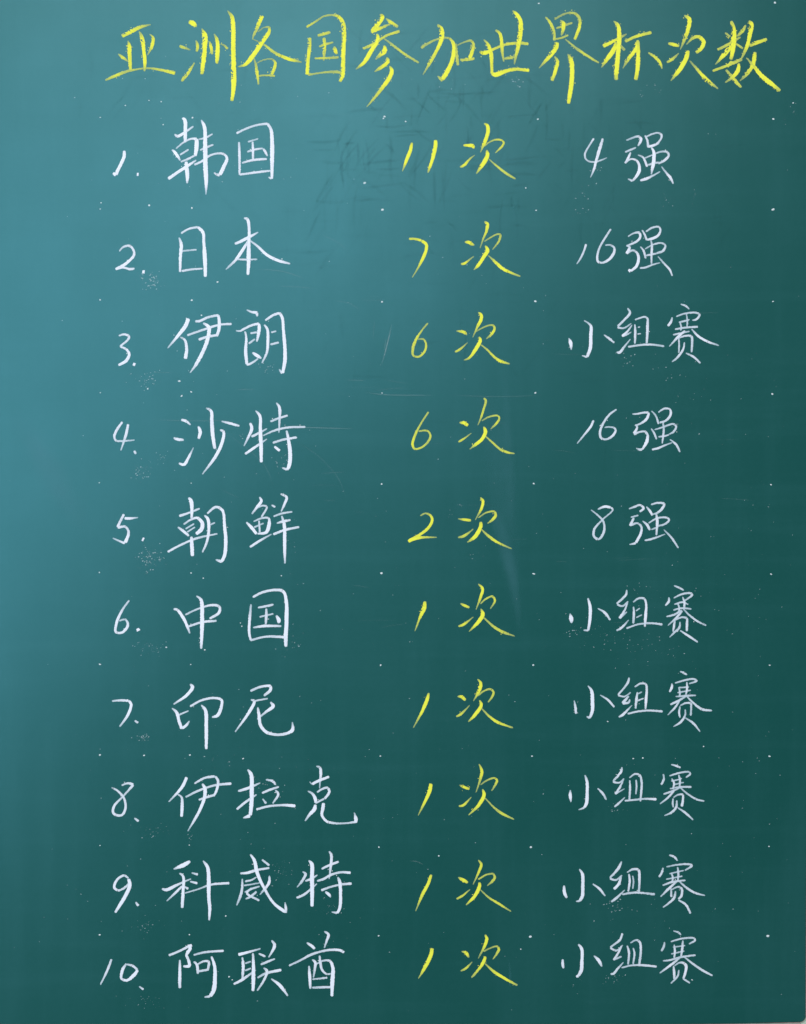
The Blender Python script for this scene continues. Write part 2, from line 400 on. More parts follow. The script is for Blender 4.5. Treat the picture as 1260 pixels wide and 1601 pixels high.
STROKES = r"""
L title line across the top of the board
@ 150 10 4.6667
> 亚 y
190 220 22 250 190 24 320 155 22 400 132 7
233 250 6 245 290 24 247 370 26 255 470 16
162 347 7 195 372 20 232 400 10
315 182 8 338 230 24 350 330 26 357 400 28 354 475 12
392 203 7 418 230 16 410 290 22 375 358 5
68 540 12 130 512 22 250 470 14 380 452 12 480 466 20 578 490 22
> 洲 y
678 108 18 710 125 38 735 150 12
608 288 16 630 297 22 690 318 7
624 548 16 670 490 22 720 410 8
772 162 7 797 210 30 795 300 32 785 400 30 772 497 24
730 248 9 742 290 24 735 332 16
828 256 9 840 300 24 848 352 14
862 200 7 885 250 26 888 330 32 882 420 20
905 275 4 935 285 13 962 312 20
960 32 7 993 75 22 1002 150 33 1002 300 36 1005 450 36 1005 580 38 992 692 20
> 各 y
1215 68 26 1180 150 22 1140 240 8
1140 238 5 1190 260 8 1227 280 13 1317 345 18 1407 385 26 1502 408 7
1182 185 8 1227 155 9 1262 155 18 1262 190 26 1207 270 30 1150 355 34 1090 425 24 1035 442 5
1152 378 9 1168 430 16 1180 510 18 1186 572 12
1177 412 7 1227 390 8 1282 386 10 1307 408 18 1305 440 24 1282 500 22
1187 508 11 1247 503 13 1307 508 16
@ 400 10 4.6667
> 国 y
395 228 20 392 300 24 380 400 26 375 500 26
368 152 18 430 115 14 500 72 12 560 64 14 610 80 22 640 130 26 645 200 28 640 300 30 637 420 30 633 500 30 615 552 16
380 502 14 440 490 12 530 480 14 620 485 16 645 500 12
450 215 16 490 205 18 545 190 14
500 228 16 502 300 22 495 398 12
460 295 13 510 278 14 565 262 12
428 380 13 500 378 16 605 374 14
572 292 12 582 325 24 592 350 14
> 参 y
903 60 10 925 72 24 900 120 30 845 185 26
840 190 22 900 165 20 980 130 13
948 88 8 985 115 22 1038 150 16
780 310 18 860 275 20 950 215 18 1050 182 20
885 200 16 890 240 30 845 320 34 790 410 26 730 460 6
925 228 8 990 275 14 1080 345 18 1190 412 12
937 285 16 940 325 34 905 360 20 872 388 7
955 372 12 965 400 26 925 440 26 865 478 7
975 435 9 992 470 30 975 520 34 920 600 24 860 675 16 808 735 5
@ 640 10 4.6667
> 加 y
85 305 20 140 270 14 200 242 12 285 232 14 315 260 24 326 310 30 310 400 32 275 480 32 240 538 24
205 508 7 225 525 16 245 542 16
205 132 12 235 165 26 238 230 28 200 320 26 150 415 18 98 500 5
340 270 9 345 340 18 355 432 16
348 285 8 400 262 10 450 252 16 468 275 18 462 320 22 440 385 26
370 392 13 420 390 18 475 380 18
> 世 y
512 330 14 545 342 28 620 310 20 700 280 18 800 270 18 870 275 18
542 242 7 575 280 22 597 350 28 600 430 24 603 495 22
598 490 22 630 500 34 700 475 26 780 460 20 875 468 28
628 172 12 660 200 24 675 280 24 680 350 18 690 405 9
690 384 13 740 375 18 765 370 13
752 32 8 785 60 28 812 110 30 810 190 34 795 290 28 775 370 18 765 425 7
> 界 y
992 78 12 1025 115 18 1050 170 20 1062 250 18
1058 97 13 1110 65 14 1160 48 14 1215 57 18 1243 95 20 1240 150 24 1205 245 22
1070 160 11 1120 145 14 1190 120 12
1100 100 7 1125 125 26 1122 170 22 1108 215 9
1065 240 11 1110 230 14 1160 210 13
1080 262 22 1070 300 34 1020 370 26 945 452 6
1137 240 7 1210 300 16 1289 355 18 1383 413 11
1058 365 9 1080 400 24 1068 460 28 1040 545 22
1155 348 9 1180 390 28 1187 470 34 1180 580 36 1160 712 24
@ 900 10 3.7059
> 杯 y
158 232 22 200 212 20 250 185 14 295 160 7
220 85 7 245 110 20 252 170 28 245 280 28 238 360 28 235 428 14
240 210 13 215 260 30 180 310 20 148 355 5
258 225 12 285 255 13
285 205 14 350 175 18 440 152 15
350 205 12 355 235 24 310 300 18 272 360 5
360 195 15 362 260 22 360 350 24 348 428 18
420 268 9 460 295 18 490 330 16 500 362 7
> 次 y
535 215 13 570 222 22 600 232 12
527 325 11 555 310 18 597 272 5
628 52 9 658 72 22 655 120 22 632 190 16 605 252 4
640 222 5 680 185 14 715 178 18 742 205 22 730 240 22 698 272 14
652 255 18 640 300 28 600 370 26 550 432 5
660 315 7 690 350 14 750 415 20 825 478 9
> 数 y
865 152 9 895 178 15
985 108 9 970 140 16 935 175 9
820 252 15 870 228 16 955 178 9
900 85 15 915 120 18 917 180 30 910 250 30 900 310 13
905 230 18 865 275 26 808 338 5
925 215 9 950 232 14 970 245 11
905 318 14 878 352 14
870 368 12 900 400 14 945 455 16 960 470 11
945 330 13 940 370 26 910 410 20 865 442 7
792 375 13 860 350 16 930 322 16 965 308 11
1002 85 11 1018 100 22 1010 160 24 990 240 18 955 312 7
1005 230 15 1050 212 18 1108 190 18
1040 265 16 1030 330 22 995 390 18 950 432 5
988 298 7 1030 345 18 1080 405 24 1130 445 24 1185 490 14
L first entry
@ 165 170 4
> 1. w
117 262 16 118 295 18 100 340 19 75 390 20 66 415 18
66 414 14 48 402 8
196 411 12 207 412 12
> 韩 w
478 58 8 495 70 22 500 130 20 498 212 16
430 160 8 452 172 18 500 145 14 550 110 9
415 256 8 435 275 20 468 325 10
440 250 8 490 210 10 540 188 12 568 195 20 570 240 24 562 298 14
465 290 10 520 255 10
470 333 10 515 315 12 560 292 10
392 440 18 450 400 16 510 360 18 568 322 8
505 330 16 510 390 24 512 430 22 510 468 8
580 192 7 620 185 12 670 158 9
590 260 9 625 245 12 675 225 10
555 352 12 610 325 14 650 295 12 700 280 12 740 285 13 760 310 15 740 365 20 715 415 22
715 418 16 695 412 12 678 400 8
598 70 7 618 110 20 624 220 24 625 350 28 630 450 22 628 538 5
> 国 w
835 208 12 838 300 15 838 415 12
818 155 13 880 125 12 950 102 12 1015 94 14
1012 92 14 1035 130 16 1042 220 24 1042 330 22 1040 440 16
1038 438 14 1018 428 7
838 413 12 930 400 13 1035 388 11
890 208 10 955 188 8
920 205 10 922 260 14 922 325 12
885 270 10 940 255 12 985 248 8
985 250 10 1000 270 14 1012 298 8
852 340 10 920 322 14 1010 315 12
L second entry
> 2. w
85 892 8 112 865 12 150 858 14 175 885 14 178 915 16 150 950 16 105 985 16 62 1005 14
62 1003 16 110 993 13 150 1003 14 182 1000 12
230 1020 11 245 1022 13
> 日 w
460 805 8 474 850 18 468 930 18 466 1022 14
472 780 11 520 752 12 578 740 14
576 739 14 608 770 18 615 840 18 622 940 24 624 1052 20
480 890 9 570 882 9
475 1016 12 540 1005 12 608 1000 9
> 本 w
865 684 9 888 692 16 898 750 16 896 850 22 895 950 24 890 1040 16
808 846 14 850 828 18 905 800 15 955 772 8
890 830 12 860 880 18 815 945 16 752 1006 7
900 822 8 950 860 14 1010 915 18 1080 950 18 1155 970 9
822 942 10 880 944 11 950 942 7
@ 600 180 5
L first entry
> 11 y
222 215 14 208 275 28 180 345 28 145 440 5
405 195 28 405 240 28 385 330 28 362 400 22 345 452 10
> 次 y
620 238 12 660 238 24 695 242 30 705 262 14
595 408 13 630 390 22 670 345 14 712 312 4
782 66 9 808 80 26 815 120 32 798 190 28 755 292 5
785 245 8 820 215 9 880 192 12 925 200 14 938 218 15 915 255 16 870 296 7
805 272 10 812 310 28 785 370 32 722 460 7
822 345 7 880 395 13 950 450 17 1030 500 12
L second entry
> 7 y
196 968 18 240 968 18 295 980 20
295 980 20 332 1010 22 332 1050 24 310 1110 26 270 1190 14 222 1270 5
> 次 y
632 992 12 670 998 24 707 1018 11
602 1164 14 630 1160 20 660 1138 14 704 1103 6
785 832 10 810 850 22 805 900 20 780 960 14 752 1040 5
785 988 8 830 960 10 885 932 12 910 935 15 905 975 15 850 1052 6
792 1020 10 812 1055 28 780 1110 30 735 1180 20 702 1210 6
816 1098 7 870 1145 18 930 1200 22 1000 1235 18 1068 1262 10
@ 880 190 5
L first entry
> 4 w
242 132 14 205 190 12 172 255 14 180 295 12 215 315 12 270 312 12 345 283 6
312 132 16 290 210 20 262 300 20 240 380 16 215 438 5
> 强 w
495 148 10 540 130 12 590 118 16 610 135 20 600 170 18 585 192 10
485 240 11 530 222 14 572 203 10
530 240 12 510 285 18 488 325 14
482 325 16 530 295 12 575 305 16 597 345 20 592 400 24 545 465 14
545 466 18 507 448 8
642 108 12 660 150 16 668 205 16
650 120 10 700 98 12 745 90 12 772 108 16 760 145 14 725 185 18
660 200 14 705 188 20 752 170 10
585 262 8 625 280 14 660 355 16
632 290 9 700 262 10 760 238 12 815 240 14 828 265 14 800 300 18 745 332 10
665 340 14 720 325 14 760 320 10
690 200 10 710 240 24 708 320 28 690 415 8
602 462 14 650 450 18 710 420 12 760 392 8
770 352 7 810 405 16 840 440 20 862 488 10
L second entry
> 16 w
182 958 16 165 1010 14 140 1065 14 108 1115 6
375 840 14 330 910 14 285 990 14 268 1060 17 275 1095 16 305 1105 14 360 1080 18 400 1025 18 400 985 14 365 965 11 330 968 9
> 强 w
508 900 9 550 875 12 595 870 18 605 900 18 580 935 16 495 975 11
498 965 12 522 985 16 498 1035 22
498 1030 18 545 1008 13 578 1025 15 592 1065 20 575 1130 22 530 1170 16
530 1170 18 512 1158 10
618 848 10 640 885 14 655 930 14
648 862 11 700 830 14 750 825 14 762 850 14 745 890 18 700 915 20 655 925 14
605 978 7 630 1010 14 648 1072 12
640 998 8 700 965 11 765 950 12 800 968 13 785 1010 16 730 1032 13
650 1048 12 700 1038 14 735 1032 10
688 925 9 696 980 15 692 1050 15 692 1115 11
600 1146 12 640 1143 14 700 1120 12 760 1104 7
742 1055 7 790 1110 13 835 1160 15 855 1208 10
@ 165 470 4
L third entry
> 3. w
82 220 9 118 212 12 148 225 13 140 245 12 90 287 12
90 287 12 130 305 13 148 335 17 130 375 20 80 405 14
172 396 12 186 402 14
> 伊 w
520 112 20 500 160 22 445 230 17 388 298 6
465 228 7 495 245 13 508 300 16 500 365 20
560 130 12 590 128 14 640 105 13 708 90 14
706 90 14 712 130 16 710 180 17 695 225 15
610 140 9 645 165 22 640 235 24 610 320 20 570 395 16 528 452 5
510 218 12 560 200 12 650 170 13 720 150 12 790 146 14
582 246 14 620 232 14 700 215 13
> 朗 w
882 58 7 915 72 13 945 78 16 948 100 10
815 188 9 840 190 12 900 160 13 960 142 14
958 142 14 962 170 18 955 220 16 945 258 9
872 192 10 880 230 14 877 310 18 885 400 15
882 403 14 915 390 13 955 362 8
905 205 11 950 198 10
895 270 12 935 240 9
918 325 11 950 345 20 975 362 10
992 150 10 1012 180 16 1015 260 18 1010 320 15 978 392 8
998 125 12 1050 92 13 1090 82 14 1105 105 16 1112 180 18 1120 270 20 1122 370 24 1108 455 18
1106 455 16 1085 430 7
1035 200 11 1068 190 9
1030 275 12 1085 262 12
L fourth entry
> 4. w
106 758 12 72 808 14 55 850 13 65 875 12 110 878 11 182 872 6
142 772 15 128 840 15 95 938 7
180 938 14 190 960 13
> 沙 w
472 745 11 505 755 16 532 778 8
425 858 10 450 868 16 490 872 12
458 1018 11 490 1025 18 520 980 16 550 918 4
580 785 11 592 820 22 582 865 15
628 672 9 660 690 16 665 760 22 672 850 22 685 928 14
725 755 8 780 768 16 838 785 12
715 808 10 738 820 16 728 890 20 685 980 18 605 1086 6
> 特 w
905 764 14 915 800 18 890 860 13 865 910 6
912 852 12 960 828 13 1010 800 7
938 688 7 965 720 17 968 800 20 972 900 24 974 1012 18
872 960 14 930 920 16 1010 865 6
1068 638 7 1088 670 16 1088 750 13 1084 828 6
1030 757 11 1085 735 13 1140 718 12
985 845 7 1050 815 11 1130 795 12 1250 790 12
1045 890 13 1110 870 13 1198 855 12
1132 812 11 1145 870 16 1155 950 22 1150 1030 20 1135 1060 15
1135 1058 15 1105 1045 9
1055 912 13 1090 940 18
@ 600 470 5
L third entry
> 6 y
345 175 11 300 230 12 255 300 17 228 380 18 232 430 15 275 438 15 320 395 17 330 340 15 310 302 13 265 302 11
> 次 y
567 238 8 600 242 17 640 255 18 648 270 8
555 402 13 590 385 16 655 328 5
737 92 10 762 110 20 760 150 24 730 210 16 695 288 5
715 245 8 790 205 10 850 192 14 866 215 18 845 260 20 800 300 7
745 282 12 755 310 24 720 380 26 665 450 17 625 466 6
760 345 10 810 385 13 870 445 17 930 480 18 985 495 9
L fourth entry
> 6 y
350 870 13 300 945 13 250 1040 17 225 1125 20 240 1158 15 290 1150 15 345 1105 16 365 1055 15 340 1018 13 270 1022 11
> 次 y
590 955 8 630 958 25 660 975 18
582 1105 12 610 1090 15 685 1036 5
780 762 12 797 780 17 780 850 16 765 900 15 735 975 5
765 940 8 820 910 12 890 900 14 903 920 14 880 960 18 835 1005 7
780 985 11 795 1020 28 770 1080 28 720 1125 20 670 1162 5
795 1060 9 850 1110 14 910 1162 17 970 1188 16 1024 1196 7
@ 880 460 5
L third entry
> 小 w
45 342 7 62 380 24 65 435 7
165 205 8 200 228 12 220 250 18 218 330 24 215 420 24 190 492 16
190 492 16 148 480 7
320 318 9 360 345 16 402 380 12
> 组 w
505 108 10 525 145 16 480 200 16 428 252 16
425 260 15 475 265 12 535 228 7
540 240 8 505 290 14 462 330 20
462 328 16 500 315 13 535 295 6
418 455 10 445 455 18 480 410 14 528 350 6
562 235 10 566 300 16 562 388 12
562 200 10 640 178 13 660 190 14 662 250 18 660 310 17 655 385 14
585 260 11 605 255 7
582 312 12 610 308 8
508 412 14 600 398 14 700 395 13 792 408 13
> 赛 w
920 78 8 960 92 14 988 118 8
855 180 10 845 215 18 820 250 18
885 175 10 950 152 12 1040 145 14 1068 160 14 1045 195 16 1010 205 9
905 220 10 960 208 12 990 198 8
875 275 12 950 262 14 1055 255 14
912 212 8 925 260 12 920 285 8
965 150 8 972 210 12 970 260 10
860 318 12 920 305 13 990 290 9
955 285 14 900 335 18 830 410 6
1005 272 8 1060 330 17 1130 370 17 1220 402 8
905 342 10 908 400 12 905 460 10
900 345 9 960 325 14 1005 332 16 1010 380 15 1005 455 14
950 375 9 940 430 14 895 495 15 852 530 7
960 460 9 1020 490 16 1075 540 12
L fourth entry
> 16 w
240 985 14 220 1030 18 170 1095 14 110 1168 6
420 900 12 365 940 14 310 1020 15 290 1085 16 300 1125 15 335 1135 13 385 1110 18 412 1065 15 400 1045 13 350 1038 10 325 1042 8
> 强 w
542 938 9 580 935 12 640 925 15 668 930 17 655 975 18 610 1010 14 562 1028 12
575 1022 11 580 1045 14 555 1090 18
555 1098 16 590 1080 13 645 1075 14 662 1100 15 655 1155 22 618 1215 14
620 1215 17 595 1215 14 572 1203 7
692 912 8 725 950 12 748 1015 14
745 925 10 790 895 14 835 900 14 842 940 18 810 985 15 755 1005 13
690 1050 9 715 1090 15 732 1135 12
715 1060 8 780 1040 13 860 1015 13 885 1035 14 865 1075 14 830 1095 9
745 1115 11 790 1110 13 830 1098 9
782 1000 10 788 1060 15 782 1120 14 775 1168 8
695 1215 14 740 1205 16 800 1180 12 855 1160 7
835 1135 7 885 1175 15 915 1235 11
@ 165 760 4
L fifth entry
> 5. w
116 175 14 95 215 14 75 258 15
75 260 14 125 255 12 145 290 14 125 355 18
122 358 16 90 345 12 45 325 7
118 202 15 150 203 14 204 196 5
230 330 14 240 335 16
> 朝 w
518 72 10 535 90 20 540 150 20 538 202 13
460 188 15 520 168 12 590 140 10
452 256 9 485 280 16 522 312 14
488 240 10 530 212 11 575 200 14 605 230 22 600 270 26 565 300 20
500 268 9 555 235 9
510 288 9 560 256 8
388 412 13 450 378 13 560 330 12 700 298 8
538 315 13 540 370 23 544 438 20
618 182 9 640 205 18 645 290 17 630 360 14 605 415 8
635 172 12 690 132 13 730 150 16 745 250 18 752 340 22 745 430 22 725 475 18
728 474 18 688 460 8
655 242 9 685 228 9
> 鲜 w
962 68 9 975 92 16 945 135 14 915 175 9
945 138 8 985 122 10 1008 130 11 975 195 10
880 225 8 910 255 18 945 300 17
925 222 8 980 200 11 1020 202 13 1022 250 20 1005 290 16 950 298 11
960 215 10 965 290 11
928 258 10 990 232 9
902 382 14 960 345 13 1038 300 7
1038 118 10 1062 132 13
1095 48 10 1132 70 16 1120 110 15 1098 160 7
1050 190 10 1100 172 12 1168 160 9
1070 232 8 1110 222 14 1158 212 10
1048 302 15 1120 275 14 1212 255 13
1102 185 9 1118 240 18 1120 350 21 1122 485 9
L sixth entry
> 6. w
148 714 10 105 775 13 68 860 16 65 912 15 105 915 14 140 870 15 125 835 11 85 842 9
200 890 11 208 905 18
> 中 w
425 768 12 450 775 15 490 830 18 512 880 16 527 922 8
498 805 11 560 775 10 660 745 13 712 755 14 710 790 18 650 830 13
515 880 11 600 852 13 695 842 12
568 686 8 598 712 17 605 800 22 603 900 23 598 1018 13
> 国 w
910 738 9 902 830 15 898 910 16 908 965 13
920 695 13 980 665 14 1060 650 14 1112 660 17 1130 720 21 1132 850 24 1128 920 24 1128 1005 16
905 965 12 1000 942 12 1120 945 14
952 760 9 1000 752 13 1052 740 11
1005 765 11 1006 815 15 1002 865 10
962 818 9 1050 798 9
922 885 9 1000 875 15 1100 875 12
1068 808 10 1085 840 22 1080 858 10
@ 600 760 5
L fifth entry
> 2 y
285 232 10 325 213 12 365 230 18 378 265 22 350 325 20 290 375 20 195 430 20
192 435 26 215 420 26 290 403 20 415 400 6
> 次 y
580 255 5 620 262 16 682 270 17
580 402 12 625 392 17 700 335 7
755 88 9 775 115 20 765 170 22 715 265 5
738 248 9 800 208 12 865 200 14 875 230 18 855 260 18 810 292 7
758 278 18 760 310 24 715 395 27 652 440 7
762 338 9 820 390 17 890 440 18 1000 490 8
L sixth entry
> 1 y
322 900 18 318 950 28 280 1035 17 242 1135 5
> 次 y
598 918 9 635 935 22 670 950 16
582 1096 12 620 1085 17 700 1022 6
738 765 9 772 800 22 760 860 20 720 965 5
755 920 9 800 880 13 850 862 14 868 895 17 832 960 7
758 958 8 775 1000 28 745 1055 30 665 1138 6
778 1025 10 850 1090 16 930 1140 18 1025 1174 6
@ 880 770 5
L fifth entry
> 8 w
272 132 10 330 110 20 375 118 18
375 117 16 390 135 12 310 212 11 245 290 15 245 345 16 280 365 15 320 310 16 318 230 13 275 180 12 220 135 7
> 强 w
515 128 10 560 112 14 600 98 15 630 122 18 600 152 14
530 195 10 590 178 13
555 198 14 525 262 20
530 258 14 580 240 13 610 262 15 612 310 18 570 395 18
570 396 18 520 407 7
652 110 9 680 145 18 700 180 16
688 95 10 740 82 14 792 90 15 780 120 17 745 155 15 700 172 10
622 222 8 660 255 18 680 295 15
668 240 9 740 200 13 815 198 14 830 215 14 790 250 14 735 262 10
690 290 10 730 275 11
728 160 10 738 220 18 730 335 12
638 375 11 690 365 14 800 325 7
788 290 7 850 355 14 903 435 10
L sixth entry
> 小 w
55 945 7 66 985 30 68 1022 9
195 825 11 212 890 24 212 980 24 198 1080 18
200 1078 18 160 1076 7
272 906 7 330 940 17 370 998 12
> 组 w
498 760 9 495 795 16 465 830 15 420 870 13
422 875 14 465 888 13 510 850 11
505 862 11 480 925 14 442 985 18
442 984 17 500 932 9
418 1080 11 455 1060 18 515 995 5
552 892 11 555 950 16 550 1025 14
548 858 8 590 828 15 635 830 15 650 870 16 648 950 20 640 1050 14
570 925 9 602 905 9
572 978 9 618 955 8
495 1062 13 590 1030 12 700 1022 14 778 1032 16
> 赛 w
868 728 9 910 745 14 945 765 10
828 818 9 828 850 18 800 885 14
865 825 9 930 795 13 1000 788 14 1010 800 15 945 850 9
870 875 9 930 858 12 980 875 9
862 920 10 920 905 13 1005 910 11
895 860 10 910 910 12 895 950 9
935 815 8 950 860 16 945 920 10
808 970 10 870 955 14 930 920 11
935 925 10 890 975 16 820 1040 6
945 915 9 990 960 13 1050 1005 14 1120 1040 9
875 1000 10 868 1045 16 860 1090 10
870 1000 9 930 975 13 968 985 14 970 1030 16 968 1085 16
915 1010 9 910 1055 15 870 1095 14 832 1132 7
915 1078 9 980 1120 17 1055 1170 11
@ 165 1050 4
L seventh entry
> 7. w
40 184 9 90 180 13 145 182 15
145 180 15 160 205 17 140 270 17 88 345 8
182 306 11 205 320 13
> 印 w
528 78 10 545 95 18 510 145 19 425 205 8
415 228 7 445 255 17 460 310 18 478 358 18
478 356 16 505 335 16 525 308 6
460 270 11 520 245 7
528 218 12 600 180 13 680 165 14 725 178 16 725 220 16 700 275 18 665 285 9
598 208 8 625 240 18 630 350 22 630 485 18
> 尼 w
905 122 12 970 95 14 1030 92 15 1032 115 16 990 152 12
908 175 8 930 185 16 900 250 18 810 378 6
925 185 10 1015 168 9
1030 190 9 1050 215 18 1000 255 13 948 298 7
952 222 8 960 270 18 970 335 17 1010 380 16 1070 395 14 1140 385 15 1170 365 18 1168 315 6
L eighth entry
> 8. w
100 712 9 140 698 13 175 708 17
175 708 14 110 780 10 55 840 14 48 880 14 70 898 14 105 895 15 125 850 15 115 790 12 75 745 12 38 725 7
180 915 9 208 936 14
> 伊 w
508 660 18 480 720 18 395 815 7
448 765 6 475 785 12 480 840 16 475 908 18
555 700 10 620 665 13 685 655 14
685 654 13 703 680 16 695 740 16 675 780 12
605 700 9 622 730 20 618 790 20 580 885 17 514 998 5
500 785 11 580 745 13 680 712 12 788 700 15
582 802 12 620 790 12 678 772 13
> 拉 w
888 612 8 910 640 20 915 740 24 912 830 26 905 900 20
905 902 22 860 915 7
828 748 12 890 730 15 968 695 8
820 862 13 870 820 15 945 768 8
1002 675 9 1045 685 14 1065 708 10
978 760 12 1030 738 14 1085 720 10
982 795 8 1005 825 13
1062 740 9 1080 765 15 1045 825 8
942 862 13 1020 842 13 1110 835 13 1188 840 20
@ 600 1040 5
L seventh entry
> 1 y
352 216 14 340 265 28 305 350 24 230 490 5
> 次 y
575 245 7 610 248 24 640 275 17
565 402 12 600 385 17 672 312 5
732 108 8 758 140 20 750 190 24 700 280 6
735 240 9 785 200 12 835 188 14 858 210 16 850 240 16 815 290 9
748 272 10 762 310 24 715 385 28 660 442 8
760 332 8 820 395 16 890 445 20 1010 490 10
L eighth entry
> 1 y
370 925 22 360 980 28 325 1060 22 268 1175 5
> 次 y
590 936 6 625 952 22 670 968 16
585 1102 12 620 1095 20 685 1030 5
745 772 8 768 830 20 758 880 18 720 995 5
755 935 8 810 898 12 865 882 13 885 900 16 875 930 16 842 982 7
772 968 10 785 1010 24 745 1090 24 662 1172 7
788 1035 8 860 1110 13 920 1155 17 1018 1205 10
@ 880 1040 5
L seventh entry
> 小 w
88 275 6 98 330 18 102 380 16
195 160 8 225 200 20 232 280 24 230 360 22 208 415 16
210 414 16 185 400 10
290 232 7 350 270 15 402 328 15
> 组 w
518 96 11 510 130 18 480 175 14 430 232 12
430 235 14 480 245 11 530 212 8
515 240 13 490 270 18 465 298 18
465 300 18 515 290 14 522 265 10
435 405 10 465 390 18 540 312 5
582 210 10 575 270 17 568 340 12
560 170 11 610 142 13 648 150 15 655 190 17 650 270 20 645 345 12
585 225 11 618 208 8
582 278 12 632 258 9
505 380 12 580 362 14 680 354 14 780 362 16
> 赛 w
915 48 10 945 60 14 970 75 11
850 142 10 852 170 18 832 210 14
875 140 10 950 118 13 1020 108 13 1045 122 14 985 145 9
905 170 9 915 215 12 910 250 10
905 175 10 985 170 10
895 215 10 1000 195 10
880 245 9 960 240 14 1040 235 10
968 130 8 970 180 16 960 235 10
838 308 12 890 285 15 960 245 10
925 255 9 880 325 15 818 390 8
960 235 8 1020 295 14 1090 345 16 1165 355 12
915 320 9 908 370 15 915 410 11
915 315 8 965 295 13 1000 300 14 1002 340 14 998 395 14
955 345 9 955 390 13 920 445 16 862 480 6
955 410 8 1020 455 16 1072 520 8
L eighth entry
> 小 w
58 975 7 58 1020 24 62 1070 8
172 858 9 188 910 22 190 1000 22 185 1080 22 165 1115 16
168 1114 16 122 1130 6
270 962 8 310 1000 15 340 1052 11
> 组 w
462 796 9 455 830 17 425 870 16 390 908 13
390 912 15 440 918 11 478 885 8
475 888 8 450 945 14 408 1008 16
408 1006 15 482 965 6
402 1108 13 440 1075 15 485 1032 6
522 898 9 525 970 15 518 1055 12
518 880 9 565 850 13 600 860 14 615 910 16 612 990 16 605 1065 12
572 895 11 575 950 13 570 1010 10
482 1060 12 560 1052 13 650 1044 14 732 1048 20
> 赛 w
845 776 8 890 788 15 920 802 12
785 850 8 788 890 15 768 935 16
832 865 10 910 842 13 985 835 13 995 850 14 960 878 10
845 905 9 900 895 10 930 885 9
862 935 10 945 915 9
850 885 9 868 920 15 860 970 12
905 855 10 915 900 15 910 965 10
835 965 10 920 952 13 1005 952 14
785 1008 12 840 990 14 910 960 9
870 980 14 820 1035 15 758 1085 7
915 955 8 980 1010 13 1050 1050 13 1105 1062 10
862 1040 10 858 1075 13 862 1112 10
862 1035 8 900 1012 12 935 1012 15 938 1050 16 930 1105 18
890 1055 10 885 1110 15 850 1150 15 792 1175 7
895 1112 8 960 1155 15 1018 1210 9
@ 440 1190 8.2895
> 克 w
450 65 14 500 85 28 510 170 34 500 260 22 495 355 9
365 265 9 395 300 16
395 298 34 480 255 34 620 200 30
340 385 14 400 420 28 440 490 44 440 545 24
460 405 22 530 360 24 595 345 26 622 395 30 560 490 28
440 545 22 555 485 24
440 560 26 430 620 44 360 700 30 305 775 16
548 540 34 538 610 42 525 700 34 590 780 28 700 805 24 850 802 20 970 785 30
965 800 34 965 740 40 942 665 8
@ 150 1320 4
L ninth entry
> 9. w
205 212 10 175 195 12 130 225 15 115 270 15 140 288 13 190 262 13 215 222 11
205 215 16 212 255 22 180 330 22 120 428 13
248 360 8 266 385 18
> 科 w
590 105 14 550 130 24 485 155 7
412 278 11 440 285 17 520 248 13 595 215 7
522 180 9 545 200 15 545 300 18 540 398 14
540 260 13 500 300 14 442 355 6
550 262 8 578 278 14
598 178 7 638 190 14
588 232 9 635 244 14
555 305 7 640 280 8 720 252 12 835 242 15
670 102 8 698 140 18 706 220 22 706 330 22 712 400 20 708 476 9
> 威 w
902 182 11 950 178 15 1010 160 14 1085 148 11
915 215 8 915 270 13 905 320 15 880 382 7
932 232 11 975 222 10 1002 205 7
925 258 9 1030 240 7
930 300 8 975 278 12 1025 262 8
975 272 10 945 305 13 1022 352 12
1005 295 12 970 325 14 935 342 7
965 62 9 990 100 20 1010 180 20 1050 270 17 1110 365 15 1170 412 18 1195 425 10
1190 425 9 1188 400 16 1182 362 5
1085 195 8 1082 240 18 1025 315 6
1038 95 11 1085 132 13
L tenth entry
> 10. w
98 718 11 75 780 13 28 878 8
190 745 9 165 790 18 160 840 14 195 850 16 240 815 22 262 785 16
262 786 12 230 760 14 190 750 9
270 888 8 298 908 13
> 阿 w
525 722 10 525 800 18 525 900 14
455 695 14 520 668 13 580 638 14
580 640 14 590 650 18 568 692 15 578 720 15 583 760 20 545 762 13
578 640 20 600 630 10
610 692 10 680 675 12 800 665 14
612 732 10 632 755 16 638 810 12
625 755 8 680 730 12 705 735 15 700 785 14
638 795 13 706 782 14
722 700 11 742 760 20 745 840 22 738 910 24 715 952 16
715 950 16 678 955 7
> 联 w
890 690 20 950 675 15 1030 652 8
915 705 9 922 760 16 915 850 10
932 745 10 970 732 9
932 790 10 970 775 9
860 874 13 910 850 15 1000 785 7
982 680 11 985 760 20 985 850 22 982 918 16
1098 600 9 1118 630 17 1080 708 7
1018 682 10 1060 702 13
1030 752 11 1070 735 14 1120 715 9
1010 835 10 1060 808 13 1160 785 15
1048 772 8 1070 790 15 1050 850 14 1008 915 9
1095 840 8 1150 880 18 1200 948 10
@ 420 1310 6.1556
L ninth entry
> 特 w
325 325 10 355 345 22 325 410 22 272 475 8
350 415 14 410 395 20 470 355 10
385 215 12 415 250 32 418 370 36 420 500 34 418 660 28
268 578 18 340 545 22 465 440 9
580 128 12 602 160 24 600 250 24 582 395 9
508 298 18 590 260 22 675 228 18
465 415 16 530 395 20 600 355 20 700 330 20 790 335 26
505 505 22 600 470 18 700 448 18 800 440 22
665 375 14 685 420 26 692 550 30 685 670 30 660 725 24
660 722 24 605 712 8
545 515 16 580 545 30 598 572 10
L tenth entry
> 酋 w
365 1008 12 410 1035 26 445 1068 22
535 898 12 575 930 26 560 985 22 535 1060 10
195 1230 16 300 1180 18 430 1115 20 570 1080 20 680 1080 22 728 1100 20
388 1230 14 395 1330 30 402 1452 18
